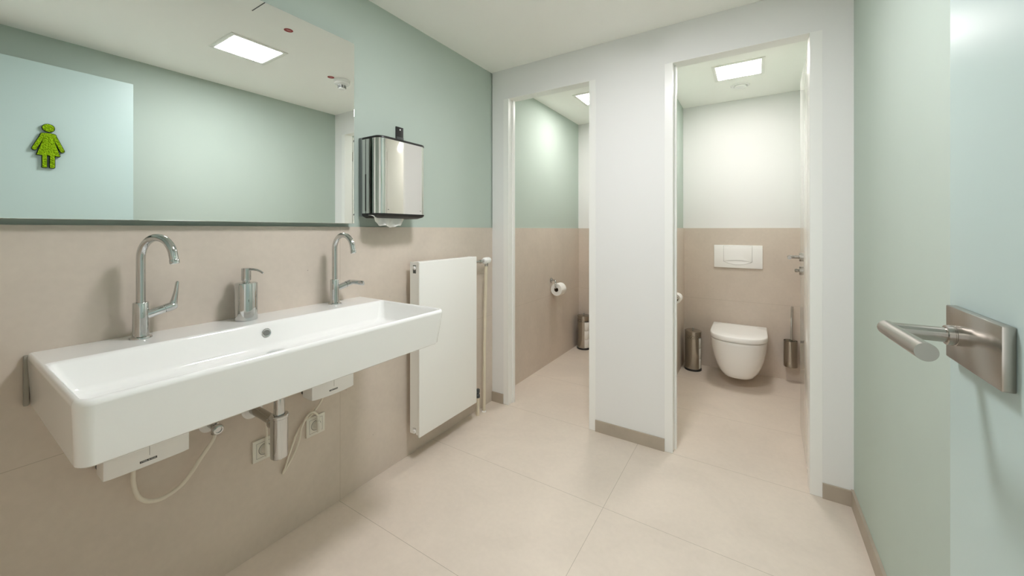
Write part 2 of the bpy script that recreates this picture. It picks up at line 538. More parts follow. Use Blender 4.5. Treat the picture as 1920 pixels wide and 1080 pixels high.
sx, sy = -0.487, 1.748
t = thing('smoke_detector', 'round white smoke detector on the ceiling, seen in the mirror beside its red sticker', 'smoke detector', (sx, sy, ZC))
MB().lathe([(0.0001, 0), (0.052, 0), (0.055, -0.003), (0.055, -0.016), (0.053, -0.018), (0.0001, -0.018)], (sx, sy, ZC), n=40, cap0=False, cap1=False).build('mounting_base', M['wplastic'], t)
MB().lathe([(0.0001, -0.018), (0.050, -0.018), (0.050, -0.021), (0.055, -0.0215), (0.055, -0.027), (0.050, -0.033), (0.031, -0.038), (0.0001, -0.038)], (sx, sy, ZC), n=40, cap0=False, cap1=False).build('detector_body', M['wplastic'], t)
cg = MB().lathe([(0.0001, -0.038), (0.028, -0.038), (0.026, -0.064), (0.022, -0.068), (0.0001, -0.068)], (sx, sy, ZC), n=40, cap0=False, cap1=False).build('sensor_head', M['wplastic'], t)
g = MB()
for k in range(9):
    a = 2 * PI * k / 9 + 0.2
    for dz in (-0.045, -0.052, -0.059):
        g.box(0.0245, 0.0285, -0.0065, 0.0065, dz - 0.0022, dz + 0.0022, 0, mtx=Matrix.Translation((sx, sy, ZC)) @ Matrix.Rotation(a, 4, 'Z'))
g.build('sensor_slot', M['darkgrey'], cg)

def sticker(x, y, label):
    t = thing('ceiling_sticker', label, 'sticker', (x, y, ZC), 'red round ceiling stickers')
    MB().lathe([(0.0001, -0.0008), (0.023, -0.0008), (0.023, 0)], (x, y, ZC), n=36, cap0=False).build('disc', M['red'], t)
    m = MB()
    for k, (hw, dy) in enumerate(((0.011, 0.007), (0.014, 0.001), (0.008, -0.005))):
        m.box(x - 0.0012 - dy, x + 0.0012 - dy, y - hw, y + hw, ZC - 0.0011, ZC - 0.0007)
    m.build('print', M['pale'], t)
sticker(-0.891, 1.147, 'red round sticker on the ceiling near the top edge of the mirror')
sticker(-0.470, 1.668, 'red round sticker on the ceiling right beside the smoke detector')
struct(MB().box(-1.36, -0.932, 0.941, 0.946, ZC - 0.0006, ZC + 0.001).build('trim_1', M['darkgrey'], smooth=0), 'thin dark seam in the ceiling above the mirror')

vx, vy = -0.092, 3.478
t = thing('air_vent', 'round white ceiling air valve in the right stall behind its lamp', 'vent', (vx, vy, ZC))
MB().lathe([(0.046, 0), (0.066, 0), (0.066, -0.003), (0.060, -0.008), (0.048, -0.006), (0.046, 0)], (vx, vy, ZC), n=44, cap0=False, cap1=False).build('ring', M['wplastic'], t)
MB().lathe([(0.0001, -0.016), (0.036, -0.015), (0.041, -0.010), (0.040, -0.001)], (vx, vy, ZC), n=44, cap0=False).build('valve_disc', M['wplastic'], t)

# ------------------------------------------------------------------ washbasin
Y0, Y1, X1 = 0.161, 1.160, -1.054
ZB, ZR = 0.772, 0.910
t = thing('washbasin', 'long white rectangular ceramic trough washbasin with two taps on the tiled wall', 'washbasin', (-1.35, 0.66, ZB))
def loop(x0, x1, y0, y1, r, z, rb=0.004):
    return [(x, y, z) for x, y in rrect(x0, x1, y0, y1, r, 7, rb)]
b = MB()
XW = XL + 0.001
ix0, ix1, iy0, iy1 = -1.424, -1.0705, 0.175, 1.146
b.rings([
    loop(XW, X1 - 0.034, Y0 + 0.020, Y1 - 0.027, 0.02, ZB),
    loop(XW, X1 - 0.024, Y0 + 0.010, Y1 - 0.017, 0.024, ZB + 0.0012),
    loop(XW, X1 - 0.019, Y0 + 0.006, Y1 - 0.013, 0.025, ZB + 0.006),
    loop(XW, X1 - 0.009, Y0 + 0.003, Y1 - 0.007, 0.025, ZB + 0.07),
    loop(XW, X1 - 0.001, Y0 + 0.0005, Y1 - 0.001, 0.028, ZR - 0.013),
    loop(XW, X1 - 0.001, Y0 + 0.001, Y1 - 0.001, 0.027, ZR - 0.009),
    loop(XW, X1 - 0.0025, Y0 + 0.0022, Y1 - 0.0025, 0.026, ZR - 0.0040),
    loop(XW, X1 - 0.0050, Y0 + 0.0042, Y1 - 0.005, 0.024, ZR - 0.0012),
    loop(XW, X1 - 0.0080, Y0 + 0.0068, Y1 - 0.0075, 0.022, ZR),
    loop(ix0 - 0.010, ix1 + 0.0060, iy0 - 0.0050, iy1 + 0.0045, 0.020, ZR, 0.012),
    loop(ix0 - 0.006, ix1 + 0.0040, iy0 - 0.0030, iy1 + 0.003, 0.021, ZR - 0.0010, 0.014),
    loop(ix0 - 0.002, ix1 + 0.0015, iy0 - 0.0005, iy1 + 0.001, 0.022, ZR - 0.0040, 0.016),
    loop(ix0, ix1 - 0.001, iy0 + 0.002, iy1 - 0.001, 0.021, ZR - 0.009, 0.017),
    loop(ix0 + 0.002, ix1 - 0.004, iy0 + 0.005, iy1 - 0.003, 0.022, ZR - 0.018, 0.018),
    loop(ix0 + 0.012, ix1 - 0.014, iy0 + 0.020, iy1 - 0.012, 0.026, ZR - 0.070, 0.026),
    loop(ix0 + 0.020, ix1 - 0.022, iy0 + 0.030, iy1 - 0.020, 0.032, ZR - 0.083, 0.032),
    loop(ix0 + 0.038, ix1 - 0.040, iy0 + 0.050, iy1 - 0.040, 0.034, ZR - 0.090, 0.034),
    loop(ix0 + 0.10, ix1 - 0.12, iy0 + 0.25, iy1 - 0.25, 0.03, ZR - 0.094, 0.03),
])
bo = b.build('basin', M['ceramic'], t, smooth=60)
wn = bo.modifiers.new('normals', 'WEIGHTED_NORMAL'); wn.keep_sharp = True; wn.weight = 80
MB().box(XL, XL + 0.013, Y0 - 0.006, Y0 + 0.004, ZB + 0.004, ZR - 0.004, 0.003).build('silicone_joint', M['seal'], t)
ovx = -1.4215
d = MB().lathe([(0.0001, 0.0016), (0.0105, 0.0018), (0.013, 0.0026), (0.0145, 0.0012), (0.0145, -0.004)], (ovx + 0.004, 0.657, 0.8755), (1, 0, 0.16), 30, False, True).build('overflow_ring', M['chrome'], t)
MB().lathe([(0.0001, 0.0020), (0.0095, 0.0022), (0.0098, 0.001)], (ovx + 0.0045, 0.657, 0.8755), (1, 0, 0.16), 30, False, True).build('overflow_hole', M['seamgrey'], d)
MB().lathe([(0.0001, 0.010), (0.026, 0.009), (0.031, 0.006), (0.032, 0.002), (0.032, -0.004)], (-1.345, 0.657, 0.8165), n=36, cap0=False).build('drain_cover', M['chrome'], t)

# ------------------------------------------------------------------ faucets
def faucet(px, py, azim, lever, label):
    t = thing('faucet', label, 'faucet', (px, py, ZR), 'chrome gooseneck faucets')
    z = ZR
    MB().lathe([(0.0001, 0), (0.0255, 0), (0.0258, 0.002), (0.0245, 0.005), (0.0195, 0.0075), (0.0188, 0.012), (0.0180, 0.06), (0.0178, 0.1045), (0.0168, 0.106), (0.0001, 0.106)],
               (px, py, z), n=36, cap0=False, cap1=False).build('body', M['chrome'], t)
    ca, sa = math.cos(azim), math.sin(azim)
    R, zc = 0.060, z + 0.237
    pts = [(0, 0.100), (0, 0.14), (0, 0.19), (0, 0.225)]
    for k in range(0, 19):
        a = math.radians(180 - 168 * k / 18)
        pts.append((R + R * math.cos(a), 0.237 + R * math.sin(a)))
    a = math.radians(12)
    ex, ez = pts[-1]
    tx, tz = math.sin(a), -math.cos(a)
    pts += [(ex + tx * 0.012, ez + tz * 0.012), (ex + tx * 0.026, ez + tz * 0.026)]
    W = [(px + u * ca, py + u * sa, z + h) for u, h in pts]
    sp = MB().tube(W, 0.0108, 20).build('spout', M['chrome'], t)
    e, dct = Vector(W[-1]), (Vector(W[-1]) - Vector(W[-2])).normalized()
    MB().lathe([(0.0112, -0.010), (0.0116, -0.009), (0.0116, 0.001), (0.010, 0.002), (0.009, 0.0005), (0.0001, 0.0005)], e, dct, 24, False, False).build('aerator', M['chrome'], sp)
    # side arm with the control ring
    a0, a1 = Vector((px, py + 0.012, z + 0.0665)), Vector((px, py + 0.052, z + 0.0775))
    MB().tube([a0, a0.lerp(a1, 0.5), a1], 0.0128, 22).build('side_arm', M['chrome'], t)
    ad = (a1 - a0).normalized()
    lv = MB()
    lv.lathe([(0.0105, 0), (0.0105, 0.002), (0.0132, 0.0022), (0.0134, 0.018), (0.0126, 0.026), (0.010, 0.031), (0.0001, 0.032)], a1, ad, 24, True, False)
    lever(lv, a1 + ad * 0.020)
    lv.build('lever', M['chrome'], t)
    return t
def lever_up(m, p):
    P = [p + Vector((0, -0.004, -0.004)), p + Vector((0, 0.003, 0.006)), p + Vector((0, 0.006, 0.020)), p + Vector((0, 0.010, 0.045)), p + Vector((0, 0.013, 0.072)), p + Vector((0, 0.0135, 0.076))]
    m.tube(P, 0.008, 18, [0.0112, 0.0112, 0.0095, 0.0080, 0.0072, 0.0055], [1, 0.95, 0.85, 0.7, 0.62, 0.5])
def lever_out(m, p):
    P = [p + Vector((-0.004, 0, -0.002)), p + Vector((0.006, 0.003, 0.002)), p + Vector((0.022, 0.007, 0.004)), p + Vector((0.045, 0.012, 0.003)), p + Vector((0.072, 0.017, 0.001)), p + Vector((0.076, 0.0175, 0.001))]
    m.tube(P, 0.008, 18, [0.0112, 0.0108, 0.0085, 0.0065, 0.0060, 0.0045], [1, 1.0, 1.15, 1.5, 1.75, 2.0])
faucet(-1.530, 0.365, math.radians(21), lever_up, 'chrome gooseneck faucet with raised lever on the near left end of the basin')
faucet(-1.530, 0.982, math.radians(2), lever_out, 'chrome gooseneck faucet with lever turned outward on the far end of the basin')

# ------------------------------------------------------------------ soap dispenser
px, py = -1.530, 0.642
t = thing('soap_dispenser', 'polished chrome soap pump bottle on the basin between the two faucets', 'soap dispenser', (px, py, ZR))
MB().lathe([(0.0001, 0), (0.0335, 0), (0.0348, 0.0015), (0.0348, 0.128), (0.0335, 0.131), (0.030, 0.1325), (0.0001, 0.1335)], (px, py, ZR), n=44, cap0=False, cap1=False).build('bottle', M['chrome'], t)
MB().lathe([(0.0001, 0.131), (0.0120, 0.131), (0.0120, 0.139), (0.0145, 0.140), (0.0150, 0.143), (0.0150, 0.1815), (0.0138, 0.183), (0.0001, 0.183)], (px, py, ZR), n=32, cap0=False, cap1=False).build('pump_head', M['chrome'], t)
a = math.radians(30)
P = [(px + u * math.cos(a), py + u * math.sin(a), ZR + h) for u, h in ((0.010, 0.178), (0.025, 0.1785), (0.040, 0.1765), (0.052, 0.172), (0.062, 0.165))]
MB().tube(P, 0.0035, 12, [0.0045, 0.0042, 0.0038, 0.0034, 0.0030]).build('pump_spout', M['chrome'], t)

# ------------------------------------------------------------------ mirror
t = thing('wall_mirror', 'large frameless rectangular wall mirror above the washbasin', 'mirror', (-1.575, 0.5, 1.258))
XM = -1.5583
MB().box(-1.6005, XM - 0.006, -0.08, 1.082, 1.270, 2.072).build('mounting_panel', M['mglass_edge'], t, smooth=0)
MB().box(XM - 0.006, XM, -0.098, 1.098, 1.2585, 2.088, 0.0008).build('mirror_glass', M['mirror'], t, smooth=0)

# ------------------------------------------------------------------ paper towel dispenser
dy0, dy1, dz0, dz1 = 1.153, 1.452, 1.297, 1.672
t = thing('towel_dispenser', 'polished steel paper towel dispenser with black caps beside the mirror', 'paper towel dispenser', (-1.53, 1.30, dz0))
def dprof(inset, xb=-1.578, xf=-1.452):
    return rrect(xb, xf - inset, dy0 + inset, dy1 - inset, 0.034, 8, 0.002)
MB().rings([[(x, y, z) for x, y in dprof(0.0005)] for z in (dz0 + 0.010, dz1 - 0.014)], True).build('shell', M['polished'], t)
MB().rings([[(x, y, dz1 - 0.014) for x, y in dprof(-0.001)], [(x, y, dz1 - 0.008) for x, y in dprof(-0.001)], [(x, y, dz1 - 0.004) for x, y in dprof(0.001)], [(x, y, dz1 - 0.003) for x, y in dprof(0.004)]]).build('top_cap', M['black'], t)
MB().rings([[(x, y, dz0 - 0.012) for x, y in dprof(0.022)], [(x, y, dz0 - 0.004) for x, y in dprof(0.004)], [(x, y, dz0 + 0.004) for x, y in dprof(-0.001)], [(x, y, dz0 + 0.010) for x, y in dprof(-0.001)]]).build('bottom_tray', M['black'], t)
MB().box(-1.6005, -1.578, dy0 - 0.002, dy1 + 0.002, dz0 - 0.004, dz1 - 0.004, 0.002).build('back_plate', M['midgrey'], t)
m = MB()
m.box(-1.5545, -1.5485, dy0 - 0.0006, dy0 + 0.003, dz0 + 0.02, dz0 + 0.195).build('level_window', M['black'], t, smooth=0)
m = MB()
m.box(-1.5525, -1.5500, dy0 - 0.0004, dy0 + 0.003, dz0 + 0.01, dz1 - 0.016)
m.box(-1.4955, -1.4925, dy0 - 0.0004, dy0 + 0.003, dz0 + 0.01, dz1 - 0.016)
m.build('seam', M['darkgrey'], t, smooth=0)
for y in (1.205, 1.408):
    MB().lathe([(0.0022, 0), (0.0022, 0.0012)], (-1.4530, y, dz0 + 0.028), (1, 0, 0), 12).build('rivet', M['darkgrey'], t)
# paper towel hanging out of the slot
NU, NV = 26, 9
pm = MB()
V = []
for j in range(NV):
    v = j / (NV - 1)
    row = []
    for i in range(NU):
        u = i / (NU - 1)
        top0, top1 = 1.160, 1.338
        y = top0 + (top1 - top0) * u
        drop = 0.052 * min(1, (u + 0.02) / 0.30) * (1 if u < 0.92 else 1 - (u - 0.92) * 3.0)
        drop *= 1 + 0.10 * math.sin(u * 13)
        yy = y - 0.03 * (1 - u) * (1 - v * 0.8) + 0.004 * math.sin(v * 5)
        x = -1.500 + 0.011 * math.sin(u * 16 + v * 1.5) * (0.25 + 0.75 * v) + 0.006 * math.sin(u * 37 + 1) * v
        row.append(pm.bm.verts.new((x, yy, dz0 + 0.000 - drop * v)))
    V.append(row)
for j in range(NV - 1):
    for i in range(NU - 1):
        pm.bm.faces.new((V[j][i], V[j][i + 1], V[j + 1][i + 1], V[j + 1][i]))
o = pm.build('paper_towel', M['paper'], None, smooth=80, origin=(-1.50, 1.27, dz0))
sol = o.modifiers.new('thickness', 'SOLIDIFY'); sol.thickness = 0.0015
tag(o, 'crumpled white paper towel hanging out of the dispenser above the radiator', 'paper towel')

# black tag on the wall above the dispenser
t = thing('wall_tag', 'small black key tag plate with a white dot fixed above the towel dispenser', 'tag', (-1.60, 1.397, 1.68))
MB().box(-1.601, -1.595, 1.373, 1.423, 1.675, 1.776, 0.0012).build('plate', M['black'], t)
MB().box(-1.5965, -1.5905, 1.375, 1.421, 1.675, 1.722, 0.0012).build('lower_flap', M['darkgrey'], t)
MB().lathe([(0.0001, 0.001), (0.0045, 0.001), (0.0045, 0)], (-1.595, 1.400, 1.762), (1, 0, 0), 16, False).build('dot', M['wplastic'], t)

# ------------------------------------------------------------------ under the basin
def text_part(s, size, mtx, m, name, parent):
    c = bpy.data.curves.new('txt', 'FONT'); c.body = s; c.size = size; c.align_x = 'CENTER'; c.align_y = 'CENTER'; c.extrude = 0.00005
    o = bpy.data.objects.new('txt', c); COL.objects.link(o)
    bpy.context.view_layer.update()
    me = bpy.data.meshes.new_from_object(o.evaluated_get(bpy.context.evaluated_depsgraph_get()))
    bpy.data.objects.remove(o)
    b = bmesh.new(); b.from_mesh(me)
    mb = MB(); mb._add(b, mtx)
    return mb.build(name, m, parent, smooth=0)
def heater(y0, label, curve):
    y1, z0, z1, xf, xb = y0 + 0.190, 0.535, 0.690, -1.512, XL
    t = thing('water_heater', label, 'water heater', (-1.55, (y0 + y1) / 2, z0), 'small white under basin water heaters')
    n = 14
    poly = [(y0, z1), (y0, z0)]
    for k in range(1, n):
        u = k / n
        poly.append((y0 + (y1 - y0) * u, z0 - curve * 4 * u * (1 - u)))
    poly += [(y1, z0), (y1, z1)]
    mt = Matrix(((0, 0, 1, 0), (1, 0, 0, 0), (0, 1, 0, 0), (0, 0, 0, 1)))   # (a,b,h)->(h,a,b)
    MB().prism(poly, xb + 0.012, xf, mt, 0.003).build('casing', M['wplastic'], t)
    MB().box(xb, xb + 0.012, y0 - 0.0005, y0 + 0.18, z0 + 0.012, z1, 0.001).build('back_plate', M['darkgrey'], t)
    yc = y0 + 0.096
    MB().box(xf - 0.001, xf + 0.0003, yc - 0.0006, yc + 0.0006, z0 + 0.028, z1 - 0.004).build('seam', M['grey'], t, smooth=0)
    lp = MB().box(xf - 0.001, xf + 0.0006, yc - 0.0215, yc + 0.0165, z0 + 0.0125, z0 + 0.0185).build('logo_plate', M['black'], t, smooth=0)
    text_part('STIEBEL ELTRON', 0.0046, Matrix.Translation((xf + 0.0008, yc - 0.0025, z0 + 0.0155)) @ mt, M['wplastic'], 'lettering', lp)
    return t
heater(0.284, 'white small water heater box under the near left end of the basin', 0.0015)
heater(0.872, 'white small water heater box under the far end of the basin', 0.005)

def socket(yc, zc, label):
    t = thing('power_socket', label, 'power socket', (XL, yc, zc), 'white wall power sockets')
    h = 0.0405
    MB().box(XL, XL + 0.009, yc - h, yc + h, zc - h, zc + h, 0.002).build('cover_frame', M['sock'], t)
    m = MB()
    for (a, b_, c_, d_) in ((-0.0285, 0.0285, 0.0277, 0.0285), (-0.0285, 0.0285, -0.0285, -0.0277), (-0.0285, -0.0277, -0.0285, 0.0285), (0.0277, 0.0285, -0.0285, 0.0285)):
        m.box(XL + 0.0085, XL + 0.0092, yc + a, yc + b_, zc + c_, zc + d_)
    m.build('insert_seam', M['darkgrey'], t, smooth=0)
    MB().lathe([(0.0001, 0.0093), (0.0195, 0.0093), (0.0195, 0.009)], (XL, yc, zc), (1, 0, 0), 36, False).build('recess', M['sockshade'], t)  # flat disc; the recess shade is put into its greyer cream
    MB().lathe([(0.0195, 0.0094), (0.0210, 0.0094), (0.0210, 0.009)], (XL, yc, zc), (1, 0, 0), 36, False, False).build('recess_rim', M['darkgrey'], t)
    return t
def plug(mb, yc, zc):
    mb.lathe([(0.0150, 0.0092), (0.0150, 0.013), (0.0120, 0.022), (0.006, 0.030)], (XL, yc + 0.003, zc), (1, 0, 0), 28)
    mb.tube([(XL + 0.022, yc + 0.002, zc - 0.022), (XL + 0.027, yc + 0.002, zc - 0.019), (XL + 0.029, yc + 0.001, zc), (XL + 0.028, yc, zc + 0.012), (XL + 0.025, yc, zc + 0.021)], 0.008, 16,
            [0.0065, 0.0088, 0.0092, 0.0080, 0.0062], [1, 1, 1, 1, 1])
    for k in range(5):
        z = zc + 0.020 + k * 0.006
        mb.lathe([(0.0062 - k * 0.0004, 0), (0.0072 - k * 0.0004, 0.001), (0.0072 - k * 0.0004, 0.0035), (0.0050, 0.004), (0.0050, 0.006)], (XL + 0.024, yc, z), (0, 0, 1), 14)
SA, SB = (0.727, 0.392), (0.930, 0.394)
socket(*SA, 'cream wall socket half hidden behind the chrome trap under the basin')
socket(*SB, 'cream wall socket nearer the radiator under the far water heater')
def cord(name, label, s, path):
    t = thing(name, label, 'power cord', (XL + 0.02, s[0], s[1]), 'plugged in power cords')
    mb = MB(); plug(mb, *s); mb.build('plug', M['sock'], t)
    MB().tube(spline(path, 10), 0.0042, 12).build('cable', M['cable'], t)
    return t
yA, zA = SA
cord('plug_cord', 'cream plug with short cord rising behind the chrome trap', SA,
     [(XL + 0.024, yA, zA + 0.046), (XL + 0.024, yA, zA + 0.07), (XL + 0.020, yA - 0.004, zA + 0.12), (XL + 0.02, yA - 0.05, zA + 0.20), (XL + 0.025, 0.56, 0.66), (XL + 0.03, 0.478, 0.672)])
yB, zB = SB
cord('plug_cord', 'cream plug with long looped cord hanging below the far water heater', SB,
     [(XL + 0.024, yB, zB + 0.046), (XL + 0.027, 0.920, 0.452), (XL + 0.030, 0.906, 0.465), (XL + 0.030, 0.889, 0.464), (XL + 0.028, 0.875, 0.450), (XL + 0.024, 0.860, 0.417), (XL + 0.023, 0.852, 0.375), (XL + 0.020, 0.839, 0.336), (XL + 0.014, 0.818, 0.295), (XL + 0.008, 0.800, 0.264),
      (XL + 0.008, 0.796, 0.262), (XL + 0.012, 0.801, 0.280), (XL + 0.014, 0.813, 0.317), (XL + 0.014, 0.832, 0.367), (XL + 0.012, 0.850, 0.402), (XL + 0.012, 0.877, 0.432), (XL + 0.014, 0.900, 0.444), (XL + 0.020, 0.921, 0.467), (XL + 0.032, 0.938, 0.497), (XL + 0.045, 0.946, 0.536)])

# bottle trap
tx, ty = -1.385, 0.664
tx, ty = -1.400, 0.690
t = thing('bottle_trap', 'chrome bottle trap drain hanging under the middle of the basin', 'drain trap', (tx, ty, 0.44))
MB().lathe([(0.0001, 0.438), (0.024, 0.438), (0.027, 0.441), (0.0275, 0.448), (0.0275, 0.575), (0.0295, 0.577), (0.0295, 0.584), (0.028, 0.586), (0.0185, 0.587), (0.0185, 0.583), (0.0001, 0.583)], (tx, ty, 0), n=40, cap0=False, cap1=False).build('bottle', M['chrome'], t)
MB().lathe([(0.0170, 0.575), (0.0170, 0.7715)], (tx, ty, 0), n=32).build('tailpipe', M['chrome'], t)
az = 0.556
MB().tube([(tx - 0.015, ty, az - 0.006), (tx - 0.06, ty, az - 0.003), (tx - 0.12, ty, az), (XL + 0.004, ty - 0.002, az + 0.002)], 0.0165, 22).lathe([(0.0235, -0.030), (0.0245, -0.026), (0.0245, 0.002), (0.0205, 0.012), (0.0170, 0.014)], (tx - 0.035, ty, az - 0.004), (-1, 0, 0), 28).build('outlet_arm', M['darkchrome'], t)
MB().lathe([(0.0001, 0), (0.036, 0), (0.036, 0.002), (0.030, 0.009), (0.0175, 0.012)], (XL, ty - 0.002, az + 0.002), (1, 0, 0), 36, False).build('wall_rosette', M['wplastic'], t)

# angle valve and hose
vy_, vz_ = 0.553, 0.560
t = thing('angle_valve', 'chrome angle valve with white rosette on the wall under the basin', 'valve', (XL, vy_, vz_))
MB().lathe([(0.0001, 0), (0.029, 0), (0.029, 0.002), (0.023, 0.009), (0.012, 0.012)], (XL, vy_, vz_), (1, 0, 0), 32, False).build('rosette', M['wplastic'], t)
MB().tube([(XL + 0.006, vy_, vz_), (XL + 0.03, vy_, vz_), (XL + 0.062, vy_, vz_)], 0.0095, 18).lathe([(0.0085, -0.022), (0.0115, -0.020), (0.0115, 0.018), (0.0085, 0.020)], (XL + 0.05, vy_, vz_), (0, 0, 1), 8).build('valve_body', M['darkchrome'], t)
MB().lathe([(0.0001, 0), (0.0150, 0), (0.0168, 0.003), (0.0168, 0.013), (0.0140, 0.017), (0.0100, 0.0175), (0.0095, 0.013), (0.0001, 0.0125)], (XL + 0.062, vy_, vz_), (1, 0, 0), 24, False, False).build('valve_knob', M['chrome'], t)
P = spline([(XL + 0.050, vy_, vz_ - 0.018), (XL + 0.050, vy_ - 0.006, vz_ - 0.04), (XL + 0.046, 0.519, 0.480), (XL + 0.040, 0.475, 0.418), (XL + 0.036, 0.430, 0.395), (XL + 0.036, 0.392, 0.402), (XL + 0.038, 0.366, 0.430), (XL + 0.044, 0.353, 0.480), (XL + 0.048, 0.352, 0.534)], 10)
t = thing('water_hose', 'cream flexible hose looping from the angle valve to the near water heater', 'hose', (XL + 0.05, 0.45, 0.40))
MB().tube(P, 0.0062, 14).build('hose', M['cable'], t)
MB().tube([(XL + 0.05, vy_, vz_ + 0.018), (XL + 0.05, vy_ + 0.004, vz_ + 0.05), (XL + 0.07, vy_ + 0.01, vz_ + 0.2)], 0.0045, 10).build('riser', M['cable'], t)

# ------------------------------------------------------------------ radiator
ry0, ry1, rz0, rz1, rxf, rxb = 1.430, 1.918, 0.137, 1.060, -1.480, -1.553
t = thing('radiator', 'flat white panel radiator on the tiled wall beside the washbasin', 'radiator', (-1.52, 1.67, rz0))
MB().box(rxf - 0.012, rxf, ry0 - 0.002, ry1, rz0, rz1, 0.004, 3).build('front_panel', M['wlacquer'], t)
MB().box(rxb, rxb + 0.012, ry0 + 0.004, ry1 - 0.004, rz0 + 0.012, rz1 - 0.010, 0.003).build('back_panel', M['wlacquer'], t)
sc_ = MB()
# side cover with slot cut-outs at top and bottom: frame of strips around the openings
sx0, sx1 = rxb + 0.001, rxf - 0.010
hx0, hx1 = rxb + 0.022, rxb + 0.046
sc_.box(sx0, sx1, ry0, ry0 + 0.0015, rz0 + 0.044, rz1 - 0.062)
sc_.box(sx0, hx0, ry0, ry0 + 0.0015, rz1 - 0.062, rz1 - 0.001).box(hx1, sx1, ry0, ry0 + 0.0015, rz1 - 0.062, rz1 - 0.001)
sc_.box(hx0, hx1, ry0, ry0 + 0.0015, rz1 - 0.018, rz1 - 0.001)
sc_.box(sx0, hx0, ry0, ry0 + 0.0015, rz0 + 0.010, rz0 + 0.044).box(hx1, sx1, ry0, ry0 + 0.0015, rz0 + 0.010, rz0 + 0.044)
sc_.build('side_cover', M['wlacquer'], t, smooth=0)
MB().box(sx0, sx1, ry1 - 0.0015, ry1, rz0 + 0.01, rz1 - 0.001).build('side_cover', M['wlacquer'], t, smooth=0)
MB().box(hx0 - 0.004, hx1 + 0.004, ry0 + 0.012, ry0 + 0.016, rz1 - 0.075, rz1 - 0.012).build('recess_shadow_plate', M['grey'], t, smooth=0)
hcx = (hx0 + hx1) / 2
bp_ = MB()
bp_.lathe([(0.0001, -0.006), (0.0045, -0.006), (0.0045, -0.002), (0.0105, -0.001), (0.0110, 0.012)], (hcx, ry0, rz1 - 0.033), (0, 1, 0), 24, False).build('bleed_plug', M['wplastic'], t)
MB().lathe([(0.0001, -0.006), (0.009, -0.006), (0.0105, -0.004), (0.0108, 0.012)], (hcx, ry0, rz0 + 0.024), (0, 1, 0), 24, False).build('end_plug', M['wplastic'], t)
gr = MB()
gr.box(rxb + 0.004, rxf - 0.006, ry0 + 0.001, ry1 - 0.001, rz1 - 0.006, rz1 - 0.003)
for k in range(22):
    y = ry0 + 0.02 + k * 0.0208
    gr.box(rxb + 0.014, rxf - 0.016, y, y + 0.012, rz1 - 0.0032, rz1 - 0.0015, 0.0005)
gr.build('top_grille', M['wlacquer'], t)
for y in (1.53, 1.82):
    MB().box(XL, rxb + 0.004, y - 0.015, y + 0.015, rz0 + 0.08, rz1 - 0.08, 0.001).build('wall_bracket', M['wlacquer'], t)
vx_ = -1.528
t2 = thing('thermostat_valve', 'white thermostat head on the upper right corner of the radiator', 'thermostat', (vx_, 2.0, 1.02))
MB().tube([(vx_, ry1 - 0.004, 1.018), (vx_, ry1 + 0.05, 1.018), (vx_, 2.05, 1.018)], 0.008, 16).lathe([(0.0115, 0), (0.013, 0.002), (0.013, 0.016), (0.0115, 0.018)], (vx_, 2.012, 1.018), (0, 1, 0), 8).lathe([(0.011, -0.03), (0.013, -0.026), (0.013, -0.004), (0.010, 0.0)], (vx_, 2.085, 1.014), (0, 0, 1), 16).build('valve_body', M['chrome'], t2)
th = MB().lathe([(0.0001, 0), (0.0150, 0), (0.0175, 0.004), (0.0205, 0.012), (0.0215, 0.020), (0.0205, 0.058), (0.0175, 0.068), (0.012, 0.071), (0.0001, 0.0715)], (vx_, 2.050, 1.020), (0, 1, 0.05), 32, False, False).build('dial', M['wplastic'], t2)
rb_ = MB()
for k in range(14):
    a = 2 * PI * k / 14
    rb_.box(-0.0014, 0.0014, 0.016, 0.056, 0.0195, 0.0228, 0.0007, mtx=Matrix.Translation((vx_, 2.050, 1.020)) @ Matrix.Rotation(a, 4, 'Y'))
rb_.build('grip_rib', M['wplastic'], th)
t3 = thing('heating_pipe', 'tall cream heating pipe running from thermostat head to floor', 'pipe', (vx_ - 0.01, 2.085, 0), 'cream heating pipes')
MB().tube([(vx_ - 0.016, 2.080, 0.0), (vx_ - 0.014, 2.083, 0.5), (vx_ - 0.004, 2.086, 0.96), (vx_, 2.087, 0.995)], 0.0105, 18).build('pipe', M['cream'], t3)
MB().lathe([(0.015, 0), (0.015, 0.003), (0.011, 0.006)], (vx_ - 0.016, 2.080, 0), n=20).build('floor_collar', M['wplastic'], t3)
t4 = thing('heating_pipe', 'short cream heating pipe with dark valve at the lower radiator corner', 'pipe', (-1.546, 2.015, 0), 'cream heating pipes')
MB().tube([(-1.546, 2.015, 0.0), (-1.543, 2.010, 0.06), (-1.541, 2.008, 0.125)], 0.0105, 18).build('pipe', M['cream'], t4)
MB().lathe([(0.011, 0), (0.014, 0.003), (0.014, 0.020), (0.010, 0.024), (0.010, 0.034), (0.0135, 0.036), (0.0135, 0.054), (0.009, 0.058)], (-1.541, 2.008, 0.120), n=20).tube([(-1.541, 2.004, 0.162), (-1.537, 1.96, 0.162), (-1.534, ry1 - 0.004, 0.162)], 0.008, 14).build('return_valve', M['darkgrey'], t4)

